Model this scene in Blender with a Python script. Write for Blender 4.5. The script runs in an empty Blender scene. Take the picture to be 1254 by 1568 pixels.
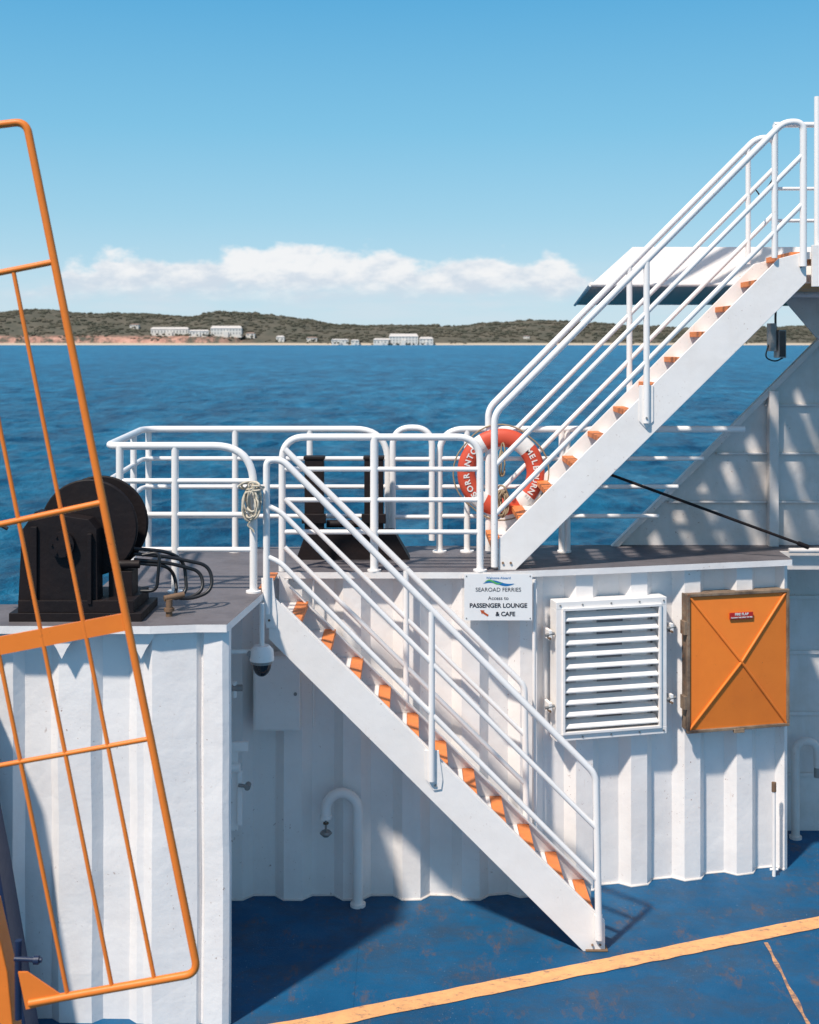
import bpy, math, random
from mathutils import Vector, Matrix, noise
random.seed(7)
scene = bpy.context.scene
EYE=4.0; F=1880.0; HV=524.0
# back-projection: image pixel u,v cast through the camera to distance y (metres) -> world metres
def P(u,v,y): return Vector(((u-627)/F*y, y, EYE-(v-HV)/F*y))
DECK=2.36
# ------------------------------------------------------------------ materials
def newmat(name):
    m=bpy.data.materials.new(name); m.use_nodes=True
    nt=m.node_tree; b=nt.nodes['Principled BSDF']
    return m,nt,b
def ramp(nt,inp,p0,p1,c0=(0,0,0,1),c1=(1,1,1,1)):
    r=nt.nodes.new('ShaderNodeValToRGB'); nt.links.new(inp,r.inputs[0])
    r.color_ramp.elements[0].position=p0; r.color_ramp.elements[1].position=p1
    r.color_ramp.elements[0].color=c0; r.color_ramp.elements[1].color=c1
    return r.outputs[0]
def nz(nt,vec,scale,detail=5,rough=.6,sc=None):
    if sc:
        mp=nt.nodes.new('ShaderNodeMapping'); mp.inputs['Scale'].default_value=sc
        nt.links.new(vec,mp.inputs['Vector']); vec=mp.outputs[0]
    n=nt.nodes.new('ShaderNodeTexNoise'); n.inputs['Scale'].default_value=scale
    n.inputs['Detail'].default_value=detail; n.inputs['Roughness'].default_value=rough
    nt.links.new(vec,n.inputs['Vector']); return n.outputs['Fac']
def mix(nt,fac,a,b):
    m=nt.nodes.new('ShaderNodeMix'); m.data_type='RGBA'
    if hasattr(fac,'links'): nt.links.new(fac,m.inputs['Factor'])
    else: m.inputs['Factor'].default_value=fac
    for s,i in ((a,6),(b,7)):
        if hasattr(s,'links'): nt.links.new(s,m.inputs[i])
        else: m.inputs[i].default_value=(*s,1) if len(s)==3 else s
    return m.outputs[2]
def mul(nt,a,b,op='MULTIPLY'):
    m=nt.nodes.new('ShaderNodeMath'); m.operation=op
    nt.links.new(a,m.inputs[0])
    if hasattr(b,'links'): nt.links.new(b,m.inputs[1])
    else: m.inputs[1].default_value=b
    return m.outputs[0]
def tc(nt): return nt.nodes.new('ShaderNodeTexCoord').outputs['Object']
def bump(nt,b,h,strength,dist):
    bp=nt.nodes.new('ShaderNodeBump'); bp.inputs['Strength'].default_value=strength
    bp.inputs['Distance'].default_value=dist; nt.links.new(h,bp.inputs['Height'])
    nt.links.new(bp.outputs[0],b.inputs['Normal'])
def paint(name,col,dark=None,rough=.45,rust=.0,streak=.5,bmp=.25,metal=0,spec=.5,rustcol=(.22,.07,.02)):
    m,nt,b=newmat(name); v=tc(nt)
    dark=dark or tuple(c*.72 for c in col)
    a=ramp(nt,nz(nt,v,3.2,6,.65),.42,.75)
    c=mix(nt,mul(nt,a,streak),col,dark)
    s=ramp(nt,nz(nt,v,9,4,.6,(1,1,.12)),.52,.78)
    c=mix(nt,mul(nt,s,streak*.6),c,dark)
    if rust>0:
        r=ramp(nt,nz(nt,v,38,4,.7),.70-rust*.1,.76-rust*.1)
        r2=ramp(nt,nz(nt,v,2.1,3,.5),.45,.65)
        c=mix(nt,mul(nt,mul(nt,r,r2),.85),c,rustcol)
        r3=ramp(nt,nz(nt,v,16,4,.65,(1,1,.1)),.66,.8)
        c=mix(nt,mul(nt,mul(nt,r3,r2),.35*min(1,rust*2)),c,(.5,.3,.14))
    nt.links.new(c,b.inputs['Base Color'])
    rr=nt.nodes.new('ShaderNodeMapRange'); nt.links.new(nz(nt,v,14,4),rr.inputs[0])
    rr.inputs[3].default_value=rough-.12; rr.inputs[4].default_value=rough+.15
    nt.links.new(rr.outputs[0],b.inputs['Roughness'])
    b.inputs['Metallic'].default_value=metal; b.inputs['Specular IOR Level'].default_value=spec
    bump(nt,b,nz(nt,v,6,5,.6),bmp,.02)
    return m
WHITE=paint('white_marine_paint',(.88,.835,.80),(.72,.64,.57),.38,.55,.30,.2)
WALLW=paint('white_steel_plate_paint',(.88,.835,.805),(.73,.65,.61),.40,.55,.38,.30)
RAILW=paint('white_rail_paint',(.90,.86,.83),(.76,.70,.63),.30,.3,.2,.06)
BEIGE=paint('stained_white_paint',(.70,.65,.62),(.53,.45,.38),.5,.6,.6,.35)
ORANGE=paint('orange_paint',(.86,.225,.03),(.70,.16,.025),.42,.45,.35,.12,rustcol=(.12,.04,.02),spec=.35)
ORNOSE=paint('orange_nosing_paint',(.80,.24,.06),(.45,.15,.06),.6,.6,.7,.4,rustcol=(.15,.08,.05))
BLACK=paint('black_machinery_paint',(.008,.005,.006),(.020,.010,.008),.6,.0,.7,.4,spec=.3)
RUBBER=paint('black_rubber',(.012,.012,.014),(.03,.03,.03),.4,0,.4,.1)
GREYM=paint('grey_metal',(.30,.29,.28),(.16,.14,.12),.4,.4,.5,.3,metal=.4)
RUST=paint('rusty_steel',(.20,.12,.07),(.09,.05,.03),.75,.8,.9,.6)
TRIM=paint('worn_rusty_trim',(.30,.21,.14),(.06,.04,.03),.7,1.6,1.4,.5)
DECKG=paint('grey_deck_paint',(.150,.135,.142),(.08,.07,.075),.6,.5,.9,.4,rustcol=(.3,.28,.27))
DKBLUE=paint('dark_blue_paint',(.010,.022,.065),(.008,.02,.05),.45,.1,.5,.2)
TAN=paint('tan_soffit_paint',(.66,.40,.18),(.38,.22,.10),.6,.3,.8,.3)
GREYS=paint('cream_soffit_paint',(.92,.66,.50),(.75,.55,.42),.6,0,.5,.2)
SHADE=paint('grey_backing_paint',(.30,.28,.28),(.2,.19,.19),.6,0,.5,.2)
ROPE=paint('rope_fibre',(.62,.55,.44),(.35,.28,.2),.9,0,.8,.8)
ROPED=paint('weathered_rope_fibre',(.36,.27,.17),(.16,.11,.07),.9,0,.8,.8)
RED=paint('lifebuoy_red',(.66,.085,.04),(.48,.06,.03),.55,0,.6,.15)
SIGNW=paint('sign_white',(.84,.83,.82),(.72,.72,.72),.3,.0,.2,.03)
SIGNR=paint('sign_red',(.45,.02,.015),None,.4,0,.2,.03)
INK=paint('sign_ink',(.02,.02,.03),None,.5,0,.1,.02)
INKB=paint('sign_blue_ink',(.01,.16,.42),None,.5,0,.1,.02)
INKG=paint('sign_green_ink',(.10,.42,.12),None,.5,0,.1,.02)
INKR=paint('sign_red_ink',(.5,.09,.02),None,.5,0,.1,.02)
LETW=paint('white_lettering',(.8,.78,.75),None,.5,0,.1,.02)
GLASS=paint('dark_dome_plastic',(.015,.015,.018),None,.1,0,.1,.0)
def blue_floor():
    m,nt,b=newmat('blue_deck_paint'); v=tc(nt)
    c=mix(nt,ramp(nt,nz(nt,v,1.6,6,.65),.35,.7),(.005,.076,.180),(.010,.105,.235))
    g=ramp(nt,nz(nt,v,2.0,10,.80,(.8,1.3,1)),.46,.62)
    c=mix(nt,mul(nt,g,.55),c,(.045,.060,.085))
    g2=ramp(nt,nz(nt,v,5,10,.85,(1,.5,1)),.54,.64)
    c=mix(nt,mul(nt,g2,.70),c,(.13,.085,.065))
    w=ramp(nt,nz(nt,v,60,3,.6),.68,.71)
    w2=ramp(nt,nz(nt,v,1.3,3,.6),.46,.58)
    c=mix(nt,mul(nt,mul(nt,w,w2),.7),c,(.40,.47,.52))
    nt.links.new(c,b.inputs['Base Color'])
    nt.links.new(ramp(nt,nz(nt,v,5,5),.2,.8,(.4,)*3+(1,),(.75,)*3+(1,)),b.inputs['Roughness'])
    b.inputs['Specular IOR Level'].default_value=.22
    bump(nt,b,nz(nt,v,70,5,.7),.4,.008); return m
FLOOR=blue_floor()
def stripe(name,lo,hi):
    m,nt,b=newmat(name); v=tc(nt)
    c=mix(nt,ramp(nt,nz(nt,v,7,6,.7),.4,.7),(.86,.44,.18),(.70,.34,.15))
    c=mix(nt,ramp(nt,nz(nt,v,9,9,.85,(1,2.2,1)),lo,hi),c,(.16,.11,.11))
    nt.links.new(c,b.inputs['Base Color']); b.inputs['Roughness'].default_value=.6
    bump(nt,b,nz(nt,v,90,5,.7),.35,.006); return m
STRIPE=stripe('orange_line_paint',.53,.64); STRIPE2=stripe('worn_line_paint',.36,.58)
# ------------------------------------------------------------------ mesh builder
class MB:
    def __init__(s,name): s.name=name; s.v=[]; s.f=[]; s.mi=[]; s.sm=[]; s.mats=[]; s.M=Matrix.Identity(4)
    def add(s,vs,fs,mat,smooth=False):
        if mat not in s.mats: s.mats.append(mat)
        k=s.mats.index(mat); o=len(s.v)
        s.v+= [tuple(s.M@Vector(p)) for p in vs]
        for f in fs: s.f.append([i+o for i in f]); s.mi.append(k); s.sm.append(smooth)
    def box(s,x0,x1,y0,y1,z0,z1,mat):
        vs=[(x,y,z) for x in (x0,x1) for y in (y0,y1) for z in (z0,z1)]
        s.add(vs,[(0,1,3,2),(4,6,7,5),(0,4,5,1),(2,3,7,6),(0,2,6,4),(1,5,7,3)],mat)
    def prism(s,pts,y0,y1,mat):   # pts in x,z
        n=len(pts); vs=[(p[0],y0,p[1]) for p in pts]+[(p[0],y1,p[1]) for p in pts]
        s.add(vs,[list(range(n)),list(range(2*n-1,n-1,-1))]+[(i,(i+1)%n,(i+1)%n+n,i+n) for i in range(n)],mat)
    def slab(s,pts,z0,z1,mtop,mside,mbot=None):
        n=len(pts); vs=[(p[0],p[1],z0) for p in pts]+[(p[0],p[1],z1) for p in pts]
        s.add(vs,[list(range(n,2*n))],mtop); s.add(vs,[list(range(n))[::-1]],mbot or mside)
        s.add(vs,[(i,(i+1)%n,(i+1)%n+n,i+n) for i in range(n)],mside)
    def tube(s,pts,r,mat,seg=14,closed=False):
        pts=[Vector(p) for p in pts]; n=len(pts)
        if closed: T=[(pts[(i+1)%n]-pts[i-1]).normalized() for i in range(n)]
        else: T=[(pts[min(i+1,n-1)]-pts[max(i-1,0)]).normalized() for i in range(n)]
        up=Vector((0,0,1)) if abs(T[0].z)<.9 else Vector((1,0,0))
        N=(up-T[0]*up.dot(T[0])).normalized(); vs=[]
        for i in range(n):
            N=(N-T[i]*N.dot(T[i])).normalized(); Bn=T[i].cross(N)
            rr=r[i] if isinstance(r,(list,tuple)) else r
            for k in range(seg):
                a=2*math.pi*k/seg; vs.append(pts[i]+(N*math.cos(a)+Bn*math.sin(a))*rr)
        fs=[]
        for i in range(n if closed else n-1):
            j=(i+1)%n
            for k in range(seg): fs.append((i*seg+k,i*seg+(k+1)%seg,j*seg+(k+1)%seg,j*seg+k))
        s.add(vs,fs,mat,True)
        if not closed: s.add(vs,[list(range(seg))[::-1],list(range((n-1)*seg,n*seg))],mat)
    def sphere(s,c,r,mat,squash=1,half=False):
        c=Vector(c); vs=[];fs=[]; R,Sg=8,16
        for i in range(R+1):
            th=(math.pi*.5+math.pi*.5*i/R) if half else math.pi*i/R
            for k in range(Sg):
                a=2*math.pi*k/Sg; vs.append(c+Vector((math.sin(th)*math.cos(a)*r,math.sin(th)*math.sin(a)*r,math.cos(th)*r*squash)))
        for i in range(R):
            for k in range(Sg): fs.append((i*Sg+k,i*Sg+(k+1)%Sg,(i+1)*Sg+(k+1)%Sg,(i+1)*Sg+k))
        s.add(vs,fs,mat,True)
    def done(s,bevel=0,recalc=True):
        me=bpy.data.meshes.new(s.name); me.from_pydata(s.v,[],s.f)
        for m in s.mats: me.materials.append(m)
        me.polygons.foreach_set('material_index',s.mi); me.polygons.foreach_set('use_smooth',s.sm)
        me.update()
        if recalc:
            import bmesh
            bm=bmesh.new(); bm.from_mesh(me); bmesh.ops.recalc_face_normals(bm,faces=bm.faces[:]); bm.to_mesh(me); bm.free()
        o=bpy.data.objects.new(s.name,me); scene.collection.objects.link(o)
        if bevel:
            b=o.modifiers.new('bevel','BEVEL'); b.width=bevel; b.segments=2; b.limit_method='ANGLE'; b.angle_limit=math.radians(42)
        return o
def fillet(pts,r,n=7):
    pts=[Vector(p) for p in pts]; out=[pts[0]]
    for i in range(1,len(pts)-1):
        a,b,c=pts[i-1],pts[i],pts[i+1]; d1=(a-b); d2=(c-b)
        rr=r[i] if isinstance(r,(list,tuple)) else r
        t=min(rr,d1.length*.48,d2.length*.48)
        p0=b+d1.normalized()*t; p2=b+d2.normalized()*t
        for k in range(n+1):
            q=k/n; out.append(p0*(1-q)**2+b*2*q*(1-q)+p2*q*q)
    out.append(pts[-1]); return out
# ------------------------------------------------------------------ camera
cam=bpy.data.cameras.new('camera'); co=bpy.data.objects.new('camera',cam); scene.collection.objects.link(co)
co.location=(0,0,EYE); co.rotation_euler=(math.radians(90),0,0)
cam.sensor_fit='HORIZONTAL'; cam.sensor_width=36; cam.lens=36*F/1254; cam.shift_y=-(784-HV)/1254
cam.clip_end=60000; cam.clip_start=.1
cam.dof.use_dof=True; cam.dof.focus_distance=8.2; cam.dof.aperture_fstop=5.0
scene.camera=co
# ------------------------------------------------------------------ light
el=math.atan(1.42); hx,hy=.60,.80
d=Vector((hx*math.cos(el),hy*math.cos(el),-math.sin(el)))
sl=bpy.data.lights.new('sun','SUN'); sl.energy=4.8; sl.angle=math.radians(2.6); sl.color=(1,.915,.81)
so=bpy.data.objects.new('sun',sl); scene.collection.objects.link(so); so.rotation_euler=d.to_track_quat('-Z','Y').to_euler()
w=bpy.data.worlds.new('World'); scene.world=w; w.use_nodes=True; nt=w.node_tree; nt.nodes.clear()
out=nt.nodes.new('ShaderNodeOutputWorld'); bg=nt.nodes.new('ShaderNodeBackground'); bg.inputs[1].default_value=.13
nt.links.new(bg.outputs[0],out.inputs[0])
sky=nt.nodes.new('ShaderNodeTexSky'); sky.sky_type='NISHITA'; sky.sun_disc=False
sky.sun_elevation=el; sky.sun_rotation=math.atan2(-hx,-hy)%(2*math.pi); sky.air_density=1.0; sky.dust_density=.4; sky.ozone_density=1.6
g=nt.nodes.new('ShaderNodeTexCoord').outputs['Generated']
sep=nt.nodes.new('ShaderNodeSeparateXYZ'); nt.links.new(g,sep.inputs[0])
def M(op,a,b=None,c=None):
    m=nt.nodes.new('ShaderNodeMath'); m.operation=op
    for i,x in enumerate((a,b,c)):
        if x is None: continue
        if hasattr(x,'links'): nt.links.new(x,m.inputs[i])
        else: m.inputs[i].default_value=x
    return m.outputs[0]
def MR(x,a,b,c=0,dd=1,smooth=True):
    m=nt.nodes.new('ShaderNodeMapRange'); m.interpolation_type='SMOOTHSTEP' if smooth else 'LINEAR'
    nt.links.new(x,m.inputs[0]); m.inputs[1].default_value=a; m.inputs[2].default_value=b; m.inputs[3].default_value=c; m.inputs[4].default_value=dd
    return m.outputs[0]
az=M('ARCTAN2',sep.outputs[0],sep.outputs[1]); e=sep.outputs[2]
gr=nt.nodes.new('ShaderNodeValToRGB'); nt.links.new(e,gr.inputs[0]); cr=gr.color_ramp
stops=[(0,(.56,.72,.82)),(.04,(.48,.69,.82)),(.10,(.32,.61,.79)),(.17,(.195,.525,.76)),(.27,(.095,.405,.70)),(.55,(.17,.30,.52)),(1,(.25,.29,.44))]
cr.elements[0].position=stops[0][0]; cr.elements[0].color=(*stops[0][1],1); cr.elements[1].position=1; cr.elements[1].color=(*stops[-1][1],1)
for p_,c_ in stops[1:-1]:
    el_=cr.elements.new(p_); el_.color=(*c_,1)
vm=nt.nodes.new('ShaderNodeVectorMath'); vm.operation='SCALE'; nt.links.new(gr.outputs[0],vm.inputs[0]); vm.inputs['Scale'].default_value=8.0
skyc=mix(nt,.90,sky.outputs[0],vm.outputs[0])
def cn(sx,sy,off,detail,rough):
    cb=nt.nodes.new('ShaderNodeCombineXYZ'); nt.links.new(M('MULTIPLY',az,sx),cb.inputs[0]); nt.links.new(M('MULTIPLY',e,sy),cb.inputs[1]); cb.inputs[2].default_value=off
    n=nt.nodes.new('ShaderNodeTexNoise'); n.inputs['Scale'].default_value=1; n.inputs['Detail'].default_value=detail; n.inputs['Roughness'].default_value=rough
    nt.links.new(cb.outputs[0],n.inputs['Vector']); return n.outputs['Fac']
n1=cn(30,50,3.1,9,.55); n2=cn(12,0,7.7,2,.5); n3=cn(36,75,5.2,8,.58)
span=M('MULTIPLY',MR(az,-.36,-.22),MR(az,.11,.19,1,0))
top=M('ADD',M('MULTIPLY',M('SUBTRACT',n2,.5),.05),M('MULTIPLY_ADD',span,.045,.030))
hgt=M('ADD',M('SUBTRACT',top,e),M('MULTIPLY',M('SUBTRACT',n1,.5),.052))
cmask=MR(hgt,-.002,.010)
cmask=M('MULTIPLY',cmask,MR(M('ADD',e,M('MULTIPLY',M('SUBTRACT',n1,.5),.025)),.028,.050)); cmask=M('MULTIPLY',cmask,MR(e,.094,.108,1,0))
shade=MR(M('ADD',M('MULTIPLY',n3,1.1),M('MULTIPLY',e,9.0)),.82,1.22)
cc=mix(nt,shade,(4.9,5.5,6.2),(7.1,7.1,7.15))
hz=M('MULTIPLY',M('MULTIPLY',MR(cn(10,70,1.3,6,.6),.36,.66),MR(e,.0,.03)),M('MULTIPLY',MR(e,.03,.075,1,0),.6))
c1=mix(nt,hz,skyc,(5.0,5.8,6.4)); c2=mix(nt,M('MULTIPLY',cmask,.93),c1,cc)
nt.links.new(c2,bg.inputs[0])
scene.view_settings.view_transform='Standard'; scene.view_settings.look='None'; scene.view_settings.exposure=0
# ------------------------------------------------------------------ sea
SEA=-3.0
def sea_mat():
    m,nt,b=newmat('sea_water'); v=tc(nt)
    A=nz(nt,v,.28,9,.72,(1.0,.28,1)); Bn=nz(nt,v,1.3,8,.72,(1,.55,1)); Cn=nz(nt,v,.045,6,.6,(.8,.25,1))
    mx=mul(nt,mul(nt,mul(nt,A,.48),mul(nt,Bn,.36),'ADD'),mul(nt,Cn,.16),'ADD')
    a=ramp(nt,mx,.435,.565)
    c=mix(nt,a,(.001,.052,.135),(.010,.200,.370))
    f=ramp(nt,mx,.555,.63)
    c=mix(nt,mul(nt,f,.45),c,(.13,.42,.60))  # sparkling wave highlights painted into the base colour
    nt.links.new(c,b.inputs['Base Color']); b.inputs['Roughness'].default_value=.32
    b.inputs['Specular IOR Level'].default_value=.20; b.inputs['IOR'].default_value=1.33
    bump(nt,b,mx,1.0,2.2); return m
s=MB('sea_water'); SM=sea_mat(); nr,nc=460,280; vs=[]
for i in range(nr+1):
    y=14*(20000/14)**(i/nr)*1.0
    amp=.30*max(0,min(1,1.25-y/420)); 
    for j in range(nc+1):
        x=(j/nc*2-1)*(y*.75+50); z=0
        if amp>0:
            p=Vector((x*.22,y*.24,0)); n=.75*noise.noise(p)+.6*noise.noise(p*2.6+Vector((3,1,5)))+.35*noise.noise(p*6)
            z=amp*(n)*(1.0)
        vs.append((x,y,SEA+z))
s.add(vs,[(i*(nc+1)+j,i*(nc+1)+j+1,(i+1)*(nc+1)+j+1,(i+1)*(nc+1)+j) for i in range(nr) for j in range(nc)],SM,True)
s.add([(-30000,-20000,SEA-.8),(30000,-20000,SEA-.8),(30000,20000,SEA-.8),(-30000,20000,SEA-.8)],[(0,1,2,3)],SM)
s.done(recalc=False)
# ------------------------------------------------------------------ distant headland
prof=[(-900,492),(-300,484),(0,480),(60,474),(150,481),(240,483),(300,487),(350,478),(420,484),(470,489),(520,498),(600,498),(680,501),(740,498),(820,492),(900,496),(980,502),(1100,501),(1254,502),(1700,505),(2400,512)]
def topv(u):
    for (a,b),(c,dv) in zip(prof,prof[1:]):
        if a<=u<=c:
            t=(u-a)/(c-a); t=t*t*(3-2*t); return b+(dv-b)*t
    return 515
Y0,Y1=2900.,3500.
def H(x,y):
    t=(y-Y0)/(Y1-Y0); u=627+x/3400*F
    Ht=(HV-topv(u))/F*3400-SEA
    cl=.22 if u<400 else .10
    cl*= (1+.5*noise.noise(Vector((x*.004,0,3))))
    ts=max(0,min(1,(t-.012)/.02)); ts2=max(0,min(1,(t-.05)/.62)); ts2=math.sin(ts2*math.pi/2)
    h=Ht*(cl*ts+(1-cl)*ts2)
    h+= (8*noise.fractal(Vector((x*.006,y*.006,0)),1,2,4))*ts2
    h+= 2.2*noise.noise(Vector((x*.05,y*.05,1)))*ts
    if t>.8: h*=max(0,1-((t-.8)/.35)**2)
    return SEA-.5+ max(0,h)+min(1.6,max(0,t*120))
def land_mat():
    m,nt,b=newmat('headland_ground'); v=tc(nt)
    sp=nt.nodes.new('ShaderNodeSeparateXYZ'); nt.links.new(v,sp.inputs[0])
    c=mix(nt,ramp(nt,nz(nt,v,.02,8,.7),.35,.65),(.085,.088,.070),(.140,.125,.098))  # greyed, low-contrast ground tones: distance haze painted into the colour
    sl=nt.nodes.new('ShaderNodeMapRange'); nt.links.new(sp.outputs[2],sl.inputs[0]); sl.inputs[1].default_value=14; sl.inputs[2].default_value=22; sl.inputs[3].default_value=1; sl.inputs[4].default_value=0
    xl=nt.nodes.new('ShaderNodeMapRange'); nt.links.new(sp.outputs[0],xl.inputs[0]); xl.inputs[1].default_value=-520; xl.inputs[2].default_value=-360; xl.inputs[3].default_value=1; xl.inputs[4].default_value=0
    cl=mul(nt,mul(nt,sl.outputs[0],xl.outputs[0]),ramp(nt,nz(nt,v,.03,6,.7),.40,.52))
    c=mix(nt,cl,c,mix(nt,ramp(nt,nz(nt,v,.05,6,.7),.4,.6),(.60,.34,.26),(.40,.21,.16)))
    bs=nt.nodes.new('ShaderNodeMapRange'); nt.links.new(sp.outputs[2],bs.inputs[0]); bs.inputs[1].default_value=.5; bs.inputs[2].default_value=3; bs.inputs[3].default_value=1; bs.inputs[4].default_value=0
    c=mix(nt,bs.outputs[0],c,(.50,.42,.32))
    nt.links.new(c,b.inputs['Base Color']); b.inputs['Roughness'].default_value=1; b.inputs['Specular IOR Level'].default_value=0; return m
s=MB('headland_hills'); LM=land_mat(); nx,ny=760,70; vs=[]
for j in range(ny+1):
    y=Y0+(Y1+150-Y0)*((j/ny)**1.4)
    for i in range(nx+1):
        x=-2600+5600*i/nx; vs.append((x,y,H(x,y)))
s.add(vs,[(j*(nx+1)+i,j*(nx+1)+i+1,(j+1)*(nx+1)+i+1,(j+1)*(nx+1)+i) for j in range(ny) for i in range(nx)],LM,False)
s.done(recalc=False)
def tree_mat():
    m,nt,b=newmat('scrub_foliage'); v=tc(nt)
    c=mix(nt,ramp(nt,nz(nt,v,.02,6,.7),.35,.65),(.066,.072,.055),(.12,.108,.082))  # foliage tones greyed too, aerial haze put into the base colour
    nt.links.new(c,b.inputs['Base Color']); b.inputs['Roughness'].default_value=1; b.inputs['Specular IOR Level'].default_value=0; return m
s=MB('distant_trees'); TM=tree_mat()
phi=(1+5**.5)/2
iv=[Vector(p).normalized() for p in [(-1,phi,0),(1,phi,0),(-1,-phi,0),(1,-phi,0),(0,-1,phi),(0,1,phi),(0,-1,-phi),(0,1,-phi),(phi,0,-1),(phi,0,1),(-phi,0,-1),(-phi,0,1)]]
itf=[(0,11,5),(0,5,1),(0,1,7),(0,7,10),(0,10,11),(1,5,9),(5,11,4),(11,10,2),(10,7,6),(7,1,8),(3,9,4),(3,4,2),(3,2,6),(3,6,8),(3,8,9),(4,9,5),(2,4,11),(6,2,10),(8,6,7),(9,8,1)]
V=[];Fc=[]
def blob(x,y,r):
    z=H(x,y); o=len(V)
    for p in iv: V.append((x+p.x*r*random.uniform(.9,2.2),y+p.y*r,z+r*.35+p.z*r*random.uniform(.4,1.0)))
    Fc.extend([(a+o,b_+o,c_+o) for a,b_,c_ in itf])
for k in range(13000):
    x=random.uniform(-1700,1900); y=Y0+40+(Y1-60-Y0)*random.random()**1.0
    if noise.noise(Vector((x*.01,y*.02,9)))<-.08 and random.random()<.85: continue
    r=random.uniform(2,4.6)*(1.3 if random.random()<.08 else 1)
    if random.random()<.005 : r*=1.6
    blob(x,y,r)
for k in range(1100):   # scrub along the foreshore, in front of the houses
    x=random.uniform(-1400,1600)
    if noise.noise(Vector((x*.012,0,4)))<0: continue
    blob(x,random.uniform(Y0+12,Y0+45),random.uniform(1.2,2.6))
s.add(V,Fc,TM,False)
s.done(recalc=False)
# distant buildings
BW=paint('pale_render_wall',(.72,.68,.62),(.55,.5,.46),.8,0,.1,0); BR=paint('pale_roof',(.58,.54,.50),(.4,.36,.33),.8,0,.1,0); BR2=paint('terracotta_roof',(.32,.22,.17),None,.8,0,.1,0); BWN=paint('window_dark',(.30,.29,.28),None,.3,0,.1,0)
def dist_building(u0,u1,v0,v1,roof,storeys=2):
    yb=2925.
    for k in range(200):
        yy=2915+k*2.5; x=((u0+u1)/2-627)/F*yy
        if HV-(H(x,yy)-EYE)/yy*F<=v1: yb=yy; break
        yb=yy
    x0=(u0-627)/F*yb; x1=(u1-627)/F*yb; zb=EYE-(v1-HV)/F*yb; zt=EYE-(v0-HV)/F*yb
    b=MB('distant_building'); h=zt-zb; hw=h*.72; dp=16
    b.box(x0,x1,yb-dp,yb,zb-6,zb+hw,BW)
    b.add([(x0-1,yb-dp-1,zb+hw),(x1+1,yb-dp-1,zb+hw),(x1+1,yb+1,zb+hw),(x0-1,yb+1,zb+hw),(x0+3,yb-dp/2,zt),(x1-3,yb-dp/2,zt)],[(0,1,5,4),(1,2,5),(2,3,4,5),(3,0,4),(0,3,2,1)],roof)
    n=max(2,int((x1-x0)/7)); 
    for st in range(storeys):
        za=zb+hw*(st+.3)/storeys; zc=zb+hw*(st+.75)/storeys
        for i in range(n):
            xa=x0+(x1-x0)*(i+.3)/n; xb=x0+(x1-x0)*(i+.65)/n
            b.box(xa,xb,yb-dp-.3,yb-dp+.2,za,zc,BWN)
    b.box(x0+(x1-x0)*.42,x0+(x1-x0)*.58,yb-dp-4,yb-dp,zb-6,zb+hw*.5,BW)
    b.done()
    for k in range(int((x1-x0)/5)):   # garden trees in front of it
        if random.random()<.55:
            x=random.uniform(x0-8,x1+8); r=random.uniform(1.6,3.4); o=len(TV)
            for p in iv: TV.append((x+p.x*r*random.uniform(.9,1.8),yb-dp-8+p.y*r,zb-1+r*.3+p.z*r*random.uniform(.6,1.1)))
            TF.extend([(a_+o,b2+o,c2+o) for a_,b2,c2 in itf])
TV=[];TF=[]
for a in [(233,290,501,512,BR,1),(291,321,505,513,BR,1),(324,371,499,513,BR,2),(378,391,509,515,BR2,1),(424,436,514,522,BR,1),(470,486,516,521,BR2,1),(508,534,519,525,BR,1),(538,550,520,526,BR,1),(572,598,518,527,BR,1),(596,640,511,527,BR,3),(642,663,516,527,BR,2),(201,214,496,501,BR2,1),(801,810,514,517,BR2,1)]:
    dist_building(*a)
s=MB('distant_garden_trees'); s.add(TV,TF,TM,False); s.done(recalc=False)
# ------------------------------------------------------------------ hull and blue vehicle deck
s=MB('ferry_hull'); s.slab([(-9,-6),(9,-6),(9,10.6),(-9,10.6)],-3.4,-.03,WHITE,DKBLUE); s.done()
s=MB('vehicle_deck_floor'); s.slab([(-9,-6),(9,-6),(9,10.6),(-9,10.6)],-.03,0,FLOOR,FLOOR); 
for x in (-.35,3.1): s.box(x,x+.012,5,8.75,-.001,.003,FLOOR)
s.done(recalc=False)
def Gd(u,v): 
    y=EYE*F/(v-HV); return Vector(((u-627)/F*y,y,0))
def line(a,b_,hw,mat):
    s=MB('deck_line_marking'); dr=(b_-a).normalized(); nn=Vector((-dr.y,dr.x,0)); up=Vector((0,0,.005)); vs=[];N=90
    for i in range(N+1):
        p=a+(b_-a)*i/N; e1=.012*noise.noise(p*7); e2=.012*noise.noise(p*7+Vector((9,9,9)))
        vs+= [p-nn*(hw+e1)+up,p+nn*(hw+e2)+up]
    s.add(vs,[(2*i,2*i+2,2*i+3,2*i+1) for i in range(N)],mat); s.done(recalc=False)
line(Gd(400,1583),Gd(1500,1364),.072,STRIPE); line(Gd(1172,1444),Gd(1275,1640),.012,STRIPE2)
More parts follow.
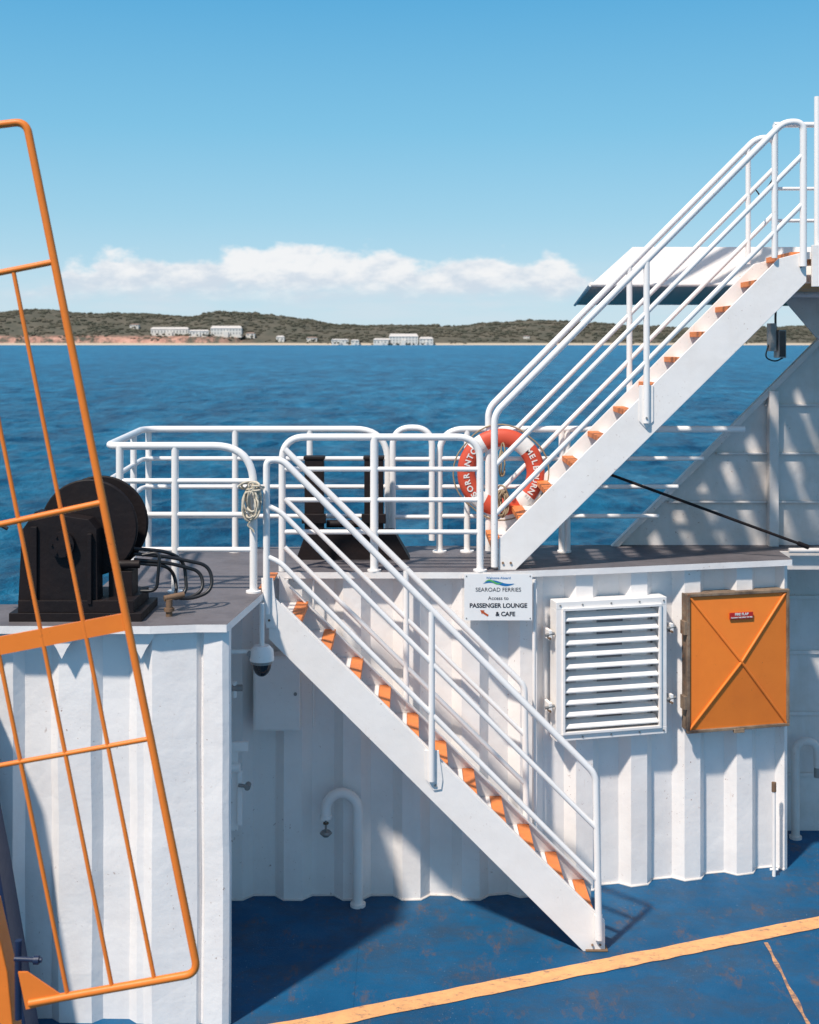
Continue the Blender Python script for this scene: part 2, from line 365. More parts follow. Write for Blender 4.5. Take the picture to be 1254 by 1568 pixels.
# ------------------------------------------------------------------ corrugated wall
def corrugate(path,pitch,depth,prof=(.30,.16,.38,.16)):
    segs=[];L=0
    for a,b in zip(path,path[1:]):
        a=Vector(a);b=Vector(b); segs.append((L,a,b)); L+=(b-a).length
    def at(q):
        for l,a,b in reversed(segs):
            if q>=l: 
                d=(b-a).normalized(); return a+d*(q-l),Vector((-d.y,d.x))
    res=[];q=0
    while q<L:
        c=0
        for wd,o in zip(prof,(0,0,1,1)):
            qq=q+c*pitch
            if qq<L:
                p,n=at(qq); res.append(tuple(p+n*(depth*o)))
            c+=wd
        q+=pitch
    p,n=at(L-1e-5); res.append(tuple(p)); return res
def wallstrip(b,plan,z0,z1,mat,rows=14,amp=.004,thick=None):
    n=len(plan); vs=[]
    for j in range(rows+1):
        z=z0+(z1-z0)*j/rows
        for (x,y) in plan:
            o=amp*noise.noise(Vector((x*3,y*3,z*2.2)))*2
            vs.append((x+o*.4,y+o,z))
    b.add(vs,[(j*n+i,j*n+i+1,(j+1)*n+i+1,(j+1)*n+i) for j in range(rows) for i in range(n-1)],mat)
main=[(-1.75,8.8),(.576,8.8),(1.42,8.97),(2.84,9.3)]
s=MB('corrugated_bulkhead_wall')
cor=corrugate(main,.425,.075)
wallstrip(s,cor,0,DECK-.03,WALLW)
wallstrip(s,[(2.84,9.3),(2.87,9.33),(2.90,9.7),(2.93,10.05)],0,DECK-.03,WALLW)
s.tube([(x,y-.003,.004) for x,y in cor],.009,BEIGE,8)
s.done(recalc=False)
s=MB('side_bulkhead_wall')
s.box(2.93,6,10.05,10.09,0,DECK-.03,BEIGE)
for z in (.45,.95,1.45,1.9): s.box(2.93,6,10.03,10.05,z,z+.03,BEIGE)
for x in (3.5,4.3): s.box(x,x+.05,10.0,10.05,0,2.3,BEIGE)
s.done(.004)
# left ballast box wall
lp=corrugate([(-6.2,7.21),(-1.60,7.21)],.46,.05,(.42,.12,.34,.12))
lp+= [(-1.56,7.205),(-1.50,7.15),(-1.245,7.185),(-1.225,7.215),(-1.215,7.215),(-1.20,7.18),(-1.09,7.165),(-1.055,7.185),(-1.047,7.22),(-1.15,7.6),(-1.34,8.8)]
s=MB('ballast_box_wall'); wallstrip(s,lp,0,DECK-.03,WALLW,rows=16,amp=.006)
for x in (-3.4,-2.94,-2.48,-2.02,-1.56): 
    s.prism([(x-.10,DECK-.035),(x+.10,DECK-.035),(x+.03,2.22),(x,2.16),(x-.03,2.22)],7.13,7.15,WALLW)
s.done(recalc=False)
# upper deck plate
s=MB('upper_deck_plate')
s.slab([(-6.3,7.12),(-1.50,7.09),(-1.24,7.13),(-1.06,7.13),(-.955,8.05),(-.955,8.755),(.576,8.755),(1.42,8.925),(2.89,9.265),(2.90,9.62),(6,9.62),(6,10.1),(-2.1,9.8),(-2.05,7.68),(-6.3,7.68)],DECK-.045,DECK,DECKG,WALLW)
s.done(.004)
s=MB('deck_edge_pipe'); 
s.tube(fillet([(2.95,9.55,DECK+.02),(4.0,9.55,DECK+.02),(4.0,9.9,DECK+.02)],.05),.02,BEIGE); s.box(2.9,4.6,9.6,9.62,DECK-.14,DECK+.004,BEIGE); s.done(.003)
# ------------------------------------------------------------------ railings
RT,RM,RP=.0255,.0175,.0245
ZT=3.32; ZM=(3.09,2.87,2.64)
s=MB('deck_railing')
xn=-1.023; path=[(xn,8.05,DECK),(xn,8.05,ZT),(-1.98,8.05,ZT),(-2.08,9.6,ZT),(-.17,9.6,ZT),(-.17,9.6,DECK)]
s.tube(fillet(path,[0,.26,.12,.15,.26,0],10),RT,RAILW)
for z in ZM: s.tube(fillet([(xn,8.05,z),(-1.98,8.05,z),(-2.08,9.6,z),(-.17,9.6,z)],.12),RM,RAILW,10)
for (x,y) in ((-1.9,8.05),(-1.537,8.05),(-2.045,9.1),(-2.04,9.6),(-1.363,9.6),(-.78,9.6)):
    s.tube([(x,y,DECK),(x,y,ZT)],RP,RAILW)
for (x,y) in ((-1.537,8.05),(xn,8.05),(-1.363,9.6),(-.78,9.6),(-.17,9.6)): s.tube([(x,y,DECK),(x,y,DECK+.012)],.05,RAILW)
s.done()
s=MB('deck_railing')
path=[(-.13,9.55,DECK),(-.13,9.55,ZT+.015),(.175,9.55,ZT+.015),(.175,9.55,DECK+.1)]
s.tube(fillet(path,.16,10),RP,RAILW)
for z in ZM: s.tube([(-.13,9.55,z),(.175,9.55,z)],RM,RAILW,10)
s.done()
s=MB('deck_railing')
path=[(.235,9.6,DECK),(.235,9.6,ZT),(2.62,9.6,ZT)]
s.tube(fillet(path,.2,10),RT,RAILW)
for z in ZM: s.tube([(.235,9.6,z),(2.3 if z>3 else 2.1 if z>2.8 else 1.95,9.6,z)],RM,RAILW,10)
for x in (.45,1.19,1.235): s.tube([(x,9.6,DECK),(x,9.6,ZT)],RP,RAILW)
for x in (.235,.45,1.21): s.tube([(x,9.6,DECK),(x,9.6,DECK+.012)],.055,RAILW)
s.done()
s=MB('deck_railing')
yf=8.80; xl=P(432,0,yf).x; xr=P(735,0,yf).x
s.tube(fillet([(xl,yf,DECK-.02),(xl,yf,ZT),(xr,yf,ZT),(xr,yf,DECK-.02)],.17,10),RT,RAILW)
for z in ZM: s.tube([(xl,yf,z),(xr,yf,z)],RM,RAILW,10)
xm=P(573,0,yf).x; s.tube([(xm,yf,DECK),(xm,yf,ZT)],RT*1.15,RAILW)
for x in (xm,xr): s.tube([(x,yf,DECK),(x,yf,DECK+.012)],.05,RAILW)
s.done()
# ------------------------------------------------------------------ lower stair
def stair_poly(px,y): return [(P(u,v,y).x,P(u,v,y).z) for u,v in px]
s=MB('lower_staircase'); yn,yfr=8.08,8.70
poly=stair_poly([(412,905),(430,925),(926,1413),(926,1455.5),(893,1455.5),(412,978)],yn)
s.prism(poly,yn-.012,yn+.012,WHITE); s.prism(poly,yfr-.012,yfr+.012,WHITE)
for Y in (yn,yfr):
    for (a,b) in ((1,2),(4,5)):
        p=Vector((poly[a][0],0,poly[a][1])); q=Vector((poly[b][0],0,poly[b][1])); dd=(q-p).normalized(); nn=Vector((dd.z,0,-dd.x))*.005
        y0=Y+.013 if Y==yn else Y-.06; 
        s.prism([(p.x+nn.x,p.z+nn.z),(q.x+nn.x,q.z+nn.z),(q.x-nn.x,q.z-nn.z),(p.x-nn.x,p.z-nn.z)],y0,y0+.03,WHITE)
for i in range(11):
    z=DECK-.1966*(i+1)+.004; xc=-.761+.1947*i
    s.box(xc-.13,xc-.036,yn+.045,yfr-.014,z-.030,z-.004,WHITE)
    s.box(xc-.034,xc+.046,yn+.045,yfr-.014,z-.040,z,ORNOSE)
s.box(-1.0,-.93,yn+.014,yfr-.014,DECK+.001,DECK+.012,ORNOSE)
s.prism(stair_poly([(400,885),(418,885),(424,940),(424,962),(408,962),(402,930)],yn-.02),yn-.022,yn-.013,WHITE)
Yh=yn-.035
def pt(u,v,y=Yh): return P(u,v,y)
s.tube(fillet([pt(408,940),pt(408,704),pt(432,704),pt(912,1186),pt(917,1430)],[0,.09,.09,.06,0],8),.0225,RAILW)
for o in (80,158):
    s.tube(fillet([pt(409,704+o-10),pt(430,704+o),pt(913,1188+o)],.04),RM,RAILW,10)
s.tube([pt(661,934),pt(661,1196)],.021,RAILW)
s.tube([pt(916,1400,Yh+.005),pt(917,1438,Yh+.005)],.027,RAILW)
s.prism(stair_poly([(650,1150),(672,1150),(678,1195),(676,1210),(664,1212),(652,1195)],Yh),yn-.022,yn-.013,WHITE)
s.tube([P(664,1185,yn-.03),P(664,1185,yn)],.009,GREYM,8); s.tube([P(667,1203,yn-.03),P(667,1203,yn)],.009,GREYM,8)
for q in ((907,1447),(919,1447),(409,925),(412,950)): s.tube([P(q[0],q[1],yn-.026),P(q[0],q[1],yn)],.008,RUST,8)
s.box(P(896,0,yn).x,P(930,0,yn).x,yn-.03,yn+.05,0.001,.012,RUST)
Y2=yfr+.0
def k(u,v): return P(u,v,Y2)
s.tube(fillet([k(436,688),k(803,1050),k(806,1262)],[0,.05,0]),.0225,RAILW)
for o in (76,150): s.tube([k(436,688+o),k(804,1050+o)],RM,RAILW,10)
s.tube([k(622,868),k(622,1085)],.021,RAILW)
s.done(.003)
# ------------------------------------------------------------------ upper stair
s=MB('upper_staircase'); yn,yfr=8.86,9.5
poly=stair_poly([(763,826),(1192,396),(1234,385),(1234,432),(789,872.5),(763,872.5)],yn)
s.prism(poly,yn-.012,yn+.012,WHITE); s.prism(poly,yfr-.012,yfr+.012,WHITE)
for i in range(12):
    z=DECK+.191*(i+1); xc=.633+.197*i
    s.box(xc+.040,xc+.13,yn+.014,yfr-.014,z-.030,z-.004,WHITE)
    s.box(xc-.046,xc+.038,yn+.014,yfr-.014,z-.040,z,ORNOSE)
Yh=yn-.03
for Y in (Yh,yfr+.02):
    B=lambda u,v: Vector((P(u,v,Yh).x,Y,P(u,v,Yh).z))
    s.tube(fillet([B(757,868),B(757,634),B(1200,187),B(1230,187),B(1230,408)],[0,.07,.07,.09,0],8),.025,RAILW)
    for o in (77,152): s.tube([B(758,634+o+2),B(1229,160+o)],RM+.001,RAILW,10)
    s.tube([B(990,401),B(990,648)],.023,RAILW)
    s.tube([B(1186,205),B(1186,395)],.020,RAILW)
s.prism(stair_poly([(979,590),(1001,590),(1001,645),(990,657),(979,645)],Yh),yn-.022,yn-.013,WHITE)
s.tube([P(990,640,Yh-.03),P(990,640,yn)],.008,GREYM,8)
for q in ((770,862),(782,862),(1226,408)): s.tube([P(q[0],q[1],yn-.022),P(q[0],q[1],yn)],.009,RUST,8)
s.done(.003)
# ------------------------------------------------------------------ bridge deck overhang + landing
s=MB('bridge_deck_overhang')
s.slab([(1.43,9.72),(6,9.72),(6,15),(2.02,15)],4.455,4.475,GREYS,GREYS,GREYS)
s.add([(1.43,9.70,4.452),(6,9.70,4.452),(6,9.80,4.76),(1.78,9.80,4.76),(2.03,15,4.452),(2.3,14.8,4.76)],[(0,1,2,3),(0,3,5,4)],WHITE)
s.tube([(1.43,9.70,4.455),(6,9.70,4.455)],.018,WHITE,8); s.tube([(1.43,9.70,4.455),(2.02,15,4.455)],.018,WHITE,8)
s.done(recalc=True)
s=MB('stair_landing')
s.slab([(2.86,8.87),(5.5,8.87),(5.5,9.66),(2.86,9.66)],4.60,4.652,DECKG,WHITE,TAN)
s.box(2.90,5.5,8.84,8.868,4.40,4.70,WHITE)
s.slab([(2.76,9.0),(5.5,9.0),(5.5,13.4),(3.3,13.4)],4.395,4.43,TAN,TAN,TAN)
s.tube([(2.85,9.62,4.38),(5.5,9.62,4.38)],.03,BEIGE)
s.prism([(2.98,4.38),(5.5,4.38),(5.5,3.7),(3.35,3.95)],9.86,9.90,BEIGE)
for x in (2.955,3.02,3.5): s.tube([(x,8.9,4.65),(x,8.9,5.78)],.022,RAILW)
s.tube([(2.85,9.6,5.7),(5.5,9.6,5.7)],.022,RAILW)
for z in (5.2,4.95): s.tube([(2.86,9.6,z),(5.5,9.6,z)],.014,RAILW)
s.tube([(2.86,9.6,4.65),(2.86,9.6,5.70)],.022,RAILW)
s.done(.003)
s=MB('safety_chain'); pts=[(2.66+.04*math.sin(t*9),8.95+.6*t,5.45-.25*math.sin(t*math.pi)-.25*t) for t in [i/30 for i in range(31)]]
s.tube(pts,.006,BLACK,6); s.done()
s=MB('deck_floodlight'); y=9.2
a=P(1180,495,y); b_=P(1202,548,y)
s.box(a.x,a.x+.045,y,y+.10,b_.z+.05,a.z,GREYM); s.box(a.x+.052,b_.x,y-.03,y+.1,b_.z,a.z-.05,GREYM)
s.box(a.x+.058,b_.x-.006,y-.036,y-.03,b_.z+.01,a.z-.06,GLASS)
s.tube(fillet([(a.x+.06,y+.05,b_.z+.05),(a.x+.05,y+.05,a.z+.03),(a.x+.06,y+.05,4.4)],.03),.009,RUBBER,8)
s.tube(fillet([(a.x,y+.05,b_.z+.1),(a.x-.03,y+.05,b_.z-.0),(a.x+.05,y+.05,b_.z-.03),(b_.x,y+.05,b_.z)],.04),.006,RUBBER,8)
s.done(.004)
# ------------------------------------------------------------------ triangular bulwark
s=MB('sloped_side_bulwark'); y=9.93
q=lambda u,v:(P(u,v,y).x,P(u,v,y).z)
s.prism([(q(940,837)[0],DECK-.02),q(1256,520),(5.2,q(1256,520)[1]+1.0),(5.2,DECK-.02)],y,y+.03,BEIGE)
a=Vector((q(935,840)[0],y-.02,q(935,840)[1])); b_=Vector((q(1262,512)[0],y-.02,q(1262,512)[1]))
dd=(b_-a).normalized(); nn=Vector((-dd.z,0,dd.x))*.022
s.prism([(a.x-nn.x,a.z-nn.z),(b_.x-nn.x,b_.z-nn.z),(b_.x+nn.x,b_.z+nn.z),(a.x+nn.x,a.z+nn.z)],y-.07,y-.003,BEIGE)
xr=q(1180,0)[0]
s.box(xr-.035,xr+.04,y-.09,y-.003,DECK+.001,q(0,598)[1],BEIGE)
for v in (620,694,768): 
    x0=q(940+(838-v)*1.0+12,0)[0]
    s.box(x0,xr-.037,y-.035,y-.003,q(0,v)[1]-.008,q(0,v)[1]+.008,BEIGE); s.box(xr+.042,5.2,y-.035,y-.003,q(0,v)[1]-.008,q(0,v)[1]+.008,BEIGE)
s.done(.003)
s=MB('boat_hook_pole'); s.tube([P(930,725,9.45),P(1225,833,9.30)],.011,BLACK,10); s.tube([P(1222,832,9.30),P(1238,838,9.30)],.018,BLACK,10); s.done()
# ------------------------------------------------------------------ vent louvre and fire locker (local frame along angled wall)
ang=math.atan2(.33,1.42)
def wallframe(x,y): return Matrix.Translation((x,y,0))@Matrix.Rotation(ang,4,'Z')
s=MB('louvred_vent'); s.M=wallframe(1.045,8.83)
W_,z0,z1=.855,1.135,2.135
def frame(s,x0,x1,z0,z1,t,y0,y1,mat):
    s.box(x0,x1,y0,y1,z1-t,z1,mat); s.box(x0,x1,y0,y1,z0,z0+t,mat); s.box(x0,x0+t,y0+.001,y1,z0+t,z1-t,mat); s.box(x1-t,x1,y0+.001,y1,z0+t,z1-t,mat)
frame(s,0,W_,z0,z1,.055,-.03,.10,WHITE); frame(s,.045,W_-.045,z0+.045,z1-.045,.02,-.045,-.02,WHITE)
s.box(.05,W_-.05,.105,.115,z0+.05,z1-.05,SHADE)
nl=10
for i in range(nl):
    zc=z0+.075+(z1-z0-.14)*(i+.5)/nl
    s.add([(.066,-.035,zc-.022),(W_-.066,-.035,zc-.022),(W_-.066,.032,zc+.020),(.066,.032,zc+.020),(.066,-.035,zc-.034),(W_-.066,-.035,zc-.034),(W_-.066,.032,zc+.008),(.066,.032,zc+.008)],[(0,1,2,3),(4,7,6,5),(0,4,5,1),(3,2,6,7),(0,3,7,4),(1,5,6,2)],WHITE)
for x in (.03,.2,.42,.64,.83):
    for z in (z0+.025,z1-.025): s.tube([(x,-.036,z),(x,-.02,z)],.007,GREYM,8)
for z in (1.9,1.38):
    for x in (-.05,W_+.035):
        s.tube([(x-.03,-.02,z),(x+.04,-.02,z+.012)],.012,GREYM,8); s.box(x-.005,x+.02,-.03,.1,z-.035,z+.035,WHITE); s.tube([(x,-.05,z-.02),(x,0,z-.02)],.009,RUST,8)
s.done(.003)
s=MB('orange_fire_locker'); s.M=wallframe(2.035,9.03)
W_=.83; z0,z1=1.125,2.15
s.box(.012,W_-.012,.0,.14,z0+.012,z1-.012,TRIM)
frame(s,0,W_,z0,z1,.022,-.022,.01,TRIM)
c=((W_)/2,z0+(z1-z0)*.5)
cs=[(.022,z0+.022),(W_-.022,z0+.022),(W_-.022,z1-.022),(.022,z1-.022)]
vs=[(a_,-.004,b2) for a_,b2 in cs]+[(c[0],-.055,c[1])]
s.add(vs,[(0,1,4),(1,2,4),(2,3,4),(3,0,4)],ORANGE)
for a_,b2 in cs:
    s.tube([(a_,-.006,b2),(c[0],-.058,c[1])],.011,ORANGE,8)
s.box(.33,.52,-.040,-.030,z1-.20,z1-.15,SIGNR)
for z in (1.35,1.9): s.box(-.025,.0,-.02,.05,z-.05,z+.05,TRIM)
s.box(W_*.45,W_*.55,-.03,-.0,z0-.02,z0+.01,TRIM)
fire=s.done(.003)
def text(parent,body,loc,size,mat,rotz=0,roty=0,bold=0,align='CENTER'):
    c=bpy.data.curves.new('lettering','FONT'); c.body=body; c.size=size; c.align_x=align; c.align_y='CENTER'; c.extrude=.0006; c.offset=bold
    o=bpy.data.objects.new('lettering',c); c.materials.append(mat); scene.collection.objects.link(o)
    o.matrix_world=Matrix.Translation(loc)@Matrix.Rotation(rotz,4,'Z')@Matrix.Rotation(roty,4,'Y')@Matrix.Rotation(math.radians(90),4,'X')
    o.parent=parent; return o
wf=wallframe(2.035,9.03)
text(fire,'FIRE FLAP',wf@Vector((.425,-.042,z1-.163)),.026,LETW,ang,0,.0006); text(fire,'CLOSE IN THE EVENT OF FIRE',wf@Vector((.425,-.042,z1-.187)),.013,LETW,ang,0,.0004)
# sign
s=MB('lounge_direction_sign'); yS=8.725
a=P(711,879,yS); b_=P(815,950,yS)
s.box(a.x,b_.x,yS,yS+.012,b_.z,a.z,SIGNW)
for x in (a.x+.015,b_.x-.015):
    for z in (a.z-.015,b_.z+.015): s.tube([(x,yS-.003,z),(x,yS+.02,z)],.005,GREYM,8)
cx=(a.x+b_.x)/2; W2=b_.x-a.x; zt=a.z
def leaf(x0,x1,zc,th,mat,dy):
    n=14; top=[];bot=[]
    for i in range(n+1):
        t=i/n; x=x0+(x1-x0)*t; m_=math.sin(t*math.pi*2)*.012
        h=th*max(0,math.sin(t*math.pi))**.8; top.append((x,yS-dy,zc+m_+h)); bot.append((x,yS-dy,zc+m_-h*.4))
    vs=top+bot; s.add(vs,[(i,i+1,n+2+i,n+1+i) for i in range(n)],mat)
leaf(cx-.11,cx+.115,zt-.068,.016,INKB,.002); leaf(cx-.10,cx+.03,zt-.058,.010,INKG,.003)
sx,sz=a.x+.12,b_.z+.05
s.add([(sx+.045,yS-.002,sz-.022),(sx+.053,yS-.002,sz-.010),(sx+.018,yS-.002,sz+.012),(sx+.024,yS-.002,sz+.022),(sx-.008,yS-.002,sz+.024),(sx+.004,yS-.002,sz-.006),(sx+.010,yS-.002,sz+.001)],[(0,1,2,6),(3,4,5)],INKR)
sg=s.done(recalc=False)
text(sg,'Welcome Aboard',(cx,yS-.001,zt-.028),.024,INKB); text(sg,'SEAROAD FERRIES',(cx,yS-.001,zt-.112),.040,INK)
text(sg,'Access to',(cx,yS-.001,zt-.172),.037,INK); text(sg,'PASSENGER LOUNGE',(cx,yS-.001,zt-.225),.043,INK,bold=.0012); text(sg,'& CAFE',(cx+.05,yS-.001,zt-.285),.043,INK,bold=.0012)
# ------------------------------------------------------------------ life ring
s=MB('life_ring'); C=P(767,723,9.50); R,r=.268,.070; n1_,n2_=72,16
vs=[];
for i in range(n1_):
    a=2*math.pi*i/n1_
    for k_ in range(n2_):
        b2=2*math.pi*k_/n2_; rr=R+r*math.cos(b2); vs.append((C.x+rr*math.cos(a),C.y+r*.62*math.sin(b2),C.z+rr*math.sin(a)))
fr=[];fw=[]
for i in range(n1_):
    dg=(i+.5)*360/n1_; wh=any(abs((dg-q_+180)%360-180)<11 for q_ in (50,130,230,310))
    for k_ in range(n2_):
        f=(i*n2_+k_,i*n2_+(k_+1)%n2_,((i+1)%n1_)*n2_+(k_+1)%n2_,((i+1)%n1_)*n2_+k_); (fw if wh else fr).append(f)
s.add(vs,fr,RED,True); s.add(vs,fw,LETW,True)
for q_ in range(4):
    pts=[]
    for t in range(13):
        a=math.radians(50+80*0+q_*90+ t/12*90); rr=R+r+.012+.02*math.sin(t/12*math.pi); pts.append((C.x+rr*math.cos(a),C.y-.01,C.z+rr*math.sin(a)))
    s.tube(pts,.006,ROPED,6)
ring=s.done()
def arc(word,a0,a1,flip=False):
    for i,ch in enumerate(word):
        a=math.radians(a0+(a1-a0)*i/(len(word)-1)); ra=-(a-math.pi/2)
        if flip: ra+=math.pi
        text(ring,ch,(C.x+R*math.cos(a),C.y-r*.62-.003,C.z+R*math.sin(a)),.062,LETW,0,ra,.0018)
arc('SORRENTO',218,142,False); arc('MELBOURNE',38,-42,False)
def rope_bundle(name,c,w,h,n,mat,y,r=.006,tail=0):
    s=MB(name)
    for k_ in range(n):
        pts=[]; ph=random.random()*6; ww=w*random.uniform(.5,1); hh=h*random.uniform(.6,1); ox=random.uniform(-w,w)*.25; oz=random.uniform(-h,h)*.2
        for t in range(20):
            a=2*math.pi*t/20; pts.append((c.x+ox+ww*.5*math.cos(a)+random.uniform(-.003,.003),y+.025*math.sin(2*a+ph)-.02,c.z+oz+hh*.5*math.sin(a)))
        s.tube(pts,r,mat,7,closed=True)
    if tail:
        s.tube([(c.x+.02*math.sin(i),y-.03,c.z-h*.4-tail*i/8) for i in range(9)],r,mat,7)
    s.done()
rope_bundle('mooring_rope',P(385,765,8.0),.10,.22,9,ROPE,8.0,.007,.12)
rope_bundle('mooring_rope',P(385,745,8.0),.13,.05,4,ROPE,8.0,.007)
rope_bundle('lifebuoy_line',P(771,765,9.38),.10,.20,9,ROPED,9.38,.007)
rope_bundle('lifebuoy_line',P(768,710,9.38),.05,.26,3,ROPED,9.38,.006)
# ------------------------------------------------------------------ roller fairlead (black posts)
s=MB('mooring_bollard'); y=9.35
x=lambda u:P(u,0,y).x; z=lambda v:P(0,v,y).z
s.prism([(x(455),DECK),(x(628),DECK),(x(604),z(812)),(x(470),z(812))],y-.10,y+.10,BLACK)
for u0,u1 in ((467,496),(558,587)):
    s.box(x(u0),x(u1),y-.05,y+.05,DECK+.1,z(703),BLACK); s.box(x(u0)-.008,x(u1)+.008,y-.058,y+.058,z(703),z(698),BLACK)
    s.box(x(u0)-.02,x(u1)+.02,y-.07,y-.05,z(800),z(785),BLACK)
s.tube([(x(500),y,z(802)),(x(555),y,z(802))],.03,BLACK)
s.done(.006)
# ------------------------------------------------------------------ winch
s=MB('deck_winch'); X=lambda u:P(u,0,7.4).x; Z=lambda v:P(0,v,7.4).z
cx,cz=X(137),Z(808)
def disc(y0,y1,r,mat=BLACK,cx=cx): 
    vs=[(cx+r*math.cos(a),yy,cz+r*math.sin(a)) for yy in (y0,y1) for a in [2*math.pi*i/48 for i in range(48)]]
    s.add(vs,[(i,(i+1)%48,(i+1)%48+48,i+48) for i in range(48)],mat,True); s.add(vs,[list(range(48))[::-1],list(range(48,96))],mat)
disc(7.38,7.41,.285); disc(7.58,7.61,.285,BLACK,cx+.02); disc(7.41,7.58,.20)
s.tube([(cx+.283*math.cos(a),7.395,cz+.283*math.sin(a)) for a in [2*math.pi*i/48 for i in range(48)]],.012,BLACK,8,True)
s.tube([(cx+.02+.283*math.cos(a),7.595,cz+.283*math.sin(a)) for a in [2*math.pi*i/48 for i in range(48)]],.012,BLACK,8,True)
s.prism([(X(40),DECK+.05),(X(160),DECK+.05),(X(158),Z(805)),(X(146),Z(790)),(X(66),Z(778)),(X(46),Z(806))],7.24,7.37,BLACK)
s.tube([(X(108),7.20,Z(826)),(X(108),7.26,Z(826))],.075,BLACK,20)
for i in range(6): 
    a=i*math.pi/3; s.tube([(X(108)+.055*math.cos(a),7.19,Z(826)+.055*math.sin(a)),(X(108)+.055*math.cos(a),7.21,Z(826)+.055*math.sin(a))],.007,BLACK,8)
s.box(X(30),X(228),7.20,7.66,DECK,DECK+.05,BLACK); s.box(X(42),X(215),7.22,7.64,DECK+.05,DECK+.12,BLACK)
s.box(X(60),X(70),7.22,7.24,DECK+.12,Z(800),BLACK); s.box(X(146),X(152),7.21,7.24,DECK+.1,Z(810),BLACK)
s.box(X(170),X(206),7.34,7.5,DECK+.1,Z(872),BLACK); s.tube([(X(180),7.36,Z(862)),(X(216),7.36,Z(862))],.025,BLACK)
s.tube(fillet([(X(20),7.3,Z(806)),(X(-10),7.3,Z(790)),(X(-40),7.35,Z(830))],.05),.012,RUBBER,8)
s.done(.005)
s=MB('hydraulic_hoses')
for dz,du in ((0,0),(9,-14),(-8,-40),(14,-55)):
    s.tube(fillet([P(205,848+dz,7.45),P(255,852+dz,7.5),P(322+du,866+dz,7.6),P(326+du,905,7.55),P(290+du*.5,918,7.5),P(262,912,7.45)],.12,8),.011,RUBBER,10)
s.tube(fillet([P(218,850,7.4),P(245,845,7.4),P(240,905,7.4),P(215,905,7.4)],.08),.010,RUBBER,10)
s.done()
s=MB('hydraulic_fitting'); a=P(259,940,7.35)
s.tube([(a.x,7.35,DECK),(a.x,7.35,DECK+.10)],.020,RUST); s.tube([(a.x,7.35,DECK+.03),(a.x,7.35,DECK+.05)],.032,RUST,6); s.tube([(a.x-.03,7.35,DECK+.105),(a.x+.08,7.4,DECK+.12)],.018,RUST); s.done()
# ------------------------------------------------------------------ orange gate (stands well in front of the box wall)
s=MB('orange_safety_gate'); yg=4.6; gs=yg/6.35
def g(u,v): return P(u,v,yg)
s.tube(fillet([g(-260,222),g(40,186),g(303,1490),g(45,1536)],[0,.045,.05,0],9),.0205*gs,ORANGE)
s.tube([g(-260,470),g(82,401)],.016*gs,ORANGE)
s.tube([g(-200,846),g(158,769)],.016*gs,ORANGE); s.tube([g(-100,1190),g(230,1131)],.013*gs,ORANGE)
s.prism([(g(-60,986).x,g(-60,986).z),(g(194,938).x,g(194,938).z),(g(200,964).x,g(200,964).z),(g(-60,1014).x,g(-60,1014).z)],yg-.006,yg+.006,ORANGE)
for (u0,v0,u1,v1) in ((20,413,237,1503),(-45,430,172,1514),(-115,440,104,1526)): s.tube([g(u0,v0),g(u1,v1)],.0115*gs,ORANGE,10)
s.prism([(g(28,1488).x,g(28,1488).z),(g(42,1488).x,g(42,1488).z),(g(92,1522).x,g(92,1522).z),(g(90,1534).x,g(90,1534).z),(g(40,1545).x,g(40,1545).z)],yg-.004,yg+.004,ORANGE)
s.done()
s=MB('gate_hinge_post'); yq=4.72
Q=lambda u,v:(P(u,v,yq).x,P(u,v,yq).z)
s.prism([Q(-70,1350),Q(-5,1380),Q(18,1480),Q(30,1600),(Q(36,1700)[0],0),(Q(-70,1760)[0],0)],yq-.05,yq+.05,ORANGE)
s.tube([P(22,1468,4.62),P(64,1470,4.62)],.009,DKBLUE,10); s.tube([P(52,1470,4.62),P(60,1470,4.62)],.016,DKBLUE,10)
s.tube([P(28,1440,4.66),P(28,1560,4.66)],.014,DKBLUE,10)
s.done(.005)
s=MB('blue_ramp_beam'); yq=6.95
s.prism([Q(-120,900),Q(-40,1080),Q(6,1310),Q(50,1570),(Q(54,1606)[0],0),(Q(-120,1606)[0],0)],yq-.1,yq+.1,DKBLUE); s.done(.006)
# ------------------------------------------------------------------ things on the bulkhead
s=MB('security_camera'); y=7.95
a=P(401,1000,y)
s.box(P(356,0,y).x-.06,a.x-.03,y-.012,y+.012,a.z+.0,a.z+.022,WHITE); s.tube([(a.x,y,DECK-.05),(a.x,y,a.z+.04)],.016,WHITE)
s.tube([(a.x,y,a.z+.05),(a.x,y,a.z+.02),(a.x,y,a.z-.045)],[.05,.075,.08],WHITE,24); s.tube([(a.x,y,a.z-.045),(a.x,y,a.z-.065)],.070,GREYM,24)
s.sphere((a.x,y,a.z-.065),.062,GLASS,1.4,True); s.tube([(a.x-.075,y-.03,a.z),(a.x-.075,y+.03,a.z)],.02,GREYM,10); s.done(.002)
s=MB('electrical_cabinet'); y=8.66
a=P(388,1005,y); b_=P(459,1119,y)
s.box(a.x,b_.x,y,y+.14,b_.z,a.z,WHITE); s.box(a.x+.012,b_.x-.012,y-.008,y-.001,b_.z+.012,a.z-.012,WHITE); s.tube([(b_.x-.03,y-.02,(a.z+b_.z)/2),(b_.x-.03,y,(a.z+b_.z)/2)],.012,GREYM,10)
s.tube([(b_.x-.1,y+.08,a.z),(b_.x-.1,y+.08,DECK-.05)],.014,WHITE,10); s.done(.006)
s=MB('gooseneck_vent_pipe'); y=8.715
a=P(548,1388,y); xw=a.x; z0=P(0,1244,y).z; xl=P(499,0,y).x
rad=(xw-xl)/2; zc=P(0,1240,y).z
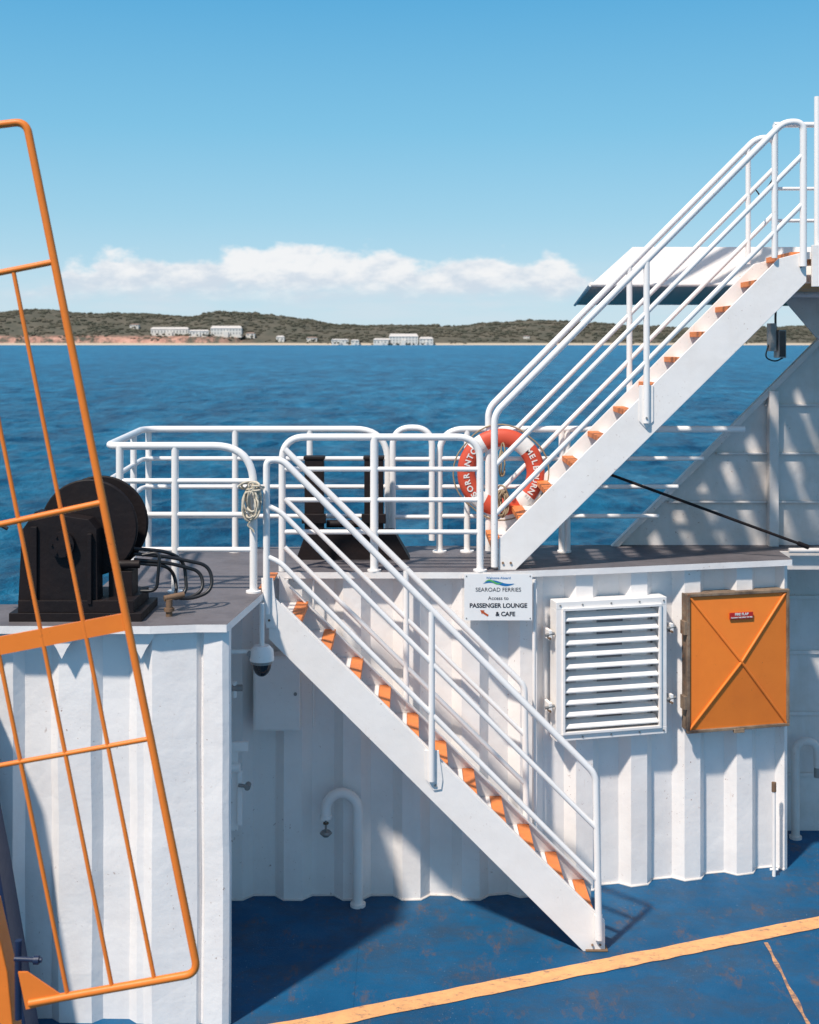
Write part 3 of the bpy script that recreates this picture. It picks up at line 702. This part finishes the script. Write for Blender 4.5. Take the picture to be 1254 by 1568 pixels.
pts=[(xw,y,0),(xw,y,zc)]+[((xw+xl)/2+rad*math.cos(t),y,zc+rad*1.05*math.sin(t)) for t in [math.pi*i/14 for i in range(1,15)]]+[(xl,y,zc-.05)]
s.tube(pts,.037,WHITE,18); s.tube([(xw,y,0),(xw,y,.02)],.055,WHITE,18); s.tube([(xl,y,zc-.035),(xl,y,zc-.06)],.043,WHITE,18)
s.tube([(xl,y,zc-.06),(xl,y,zc-.15)],.008,GREYM,8); s.tube([(xl,y,zc-.15),(xl,y,zc-.165),(xl,y,zc-.19)],[.032,.045,.02],GREYM,14); s.tube([(xl,y,zc-.09),(xl,y,zc-.10)],.02,RUST,8); s.done()
s=MB('gooseneck_vent_pipe'); y=9.9
xw=P(1218,0,y).x; xl=P(1252,0,y).x; zc=P(0,1152,y).z; rad=(xl-xw)/2
pts=[(xw,y,0),(xw,y,zc)]+[((xw+xl)/2-rad*math.cos(t),y,zc+rad*math.sin(t)) for t in [math.pi*i/14 for i in range(1,15)]]+[(xl,y,zc-.12)]
s.tube(pts,.033,BEIGE,18); s.tube([(xw,y,0),(xw,y,.02)],.05,BEIGE,18); s.tube([(xl,y,zc-.12),(xl,y,zc-.2)],.03,GREYM,14); s.done()
s=MB('drain_pipe'); y=9.2
xw=P(1185,0,y).x; s.tube([(xw,y,0),(xw,y,P(0,1212,y).z)],.014,WHITE,10); s.tube([(xw,y,P(0,1212,y).z),(xw,y,P(0,1198,y).z)],.018,RUST,10)
s.tube([(xw-.03,y+.0,.05),(xw+.03,y+.0,.05)],.01,WHITE,8); s.done()
s=MB('watertight_door_latch'); y=8.1; X=lambda u:P(u,0,y).x; Z=lambda v:P(0,v,y).z
s.box(X(356)-.06,X(364),y,y+.02,Z(1272),Z(1138),WHITE); s.box(X(364),X(371),y-.02,y+.01,Z(1262),Z(1180),WHITE)
s.box(X(352),X(380),y-.01,y+.02,Z(1150),Z(1136),WHITE)
s.tube([(X(366),y-.03,Z(1200)),(X(384),y-.03,Z(1202))],.012,GREYM,8); s.tube([(X(380),y-.05,Z(1202)),(X(380),y+.01,Z(1202))],.020,GREYM,12); s.tube([(X(355),y-.01,Z(1175)),(X(368),y-.01,Z(1175))],.03,WHITE,12)
s.tube([(X(356),y-.02,Z(1052)),(X(372),y-.02,Z(1052))],.022,GREYM,12); s.tube([(X(360),y-.02,Z(1042)),(X(360),y-.02,Z(1066))],.014,WHITE,10)
s.done(.002)
s=MB('cable_conduit'); y=8.77
s.tube([(P(480,0,y).x,y,2.3),(P(480,0,y).x,y,1.25)],.008,WHITE,8)
s.tube([(P(818,0,8.78).x,8.79,2.3),(P(818,0,8.78).x,8.79,.05)],.014,WHITE,8); s.done()
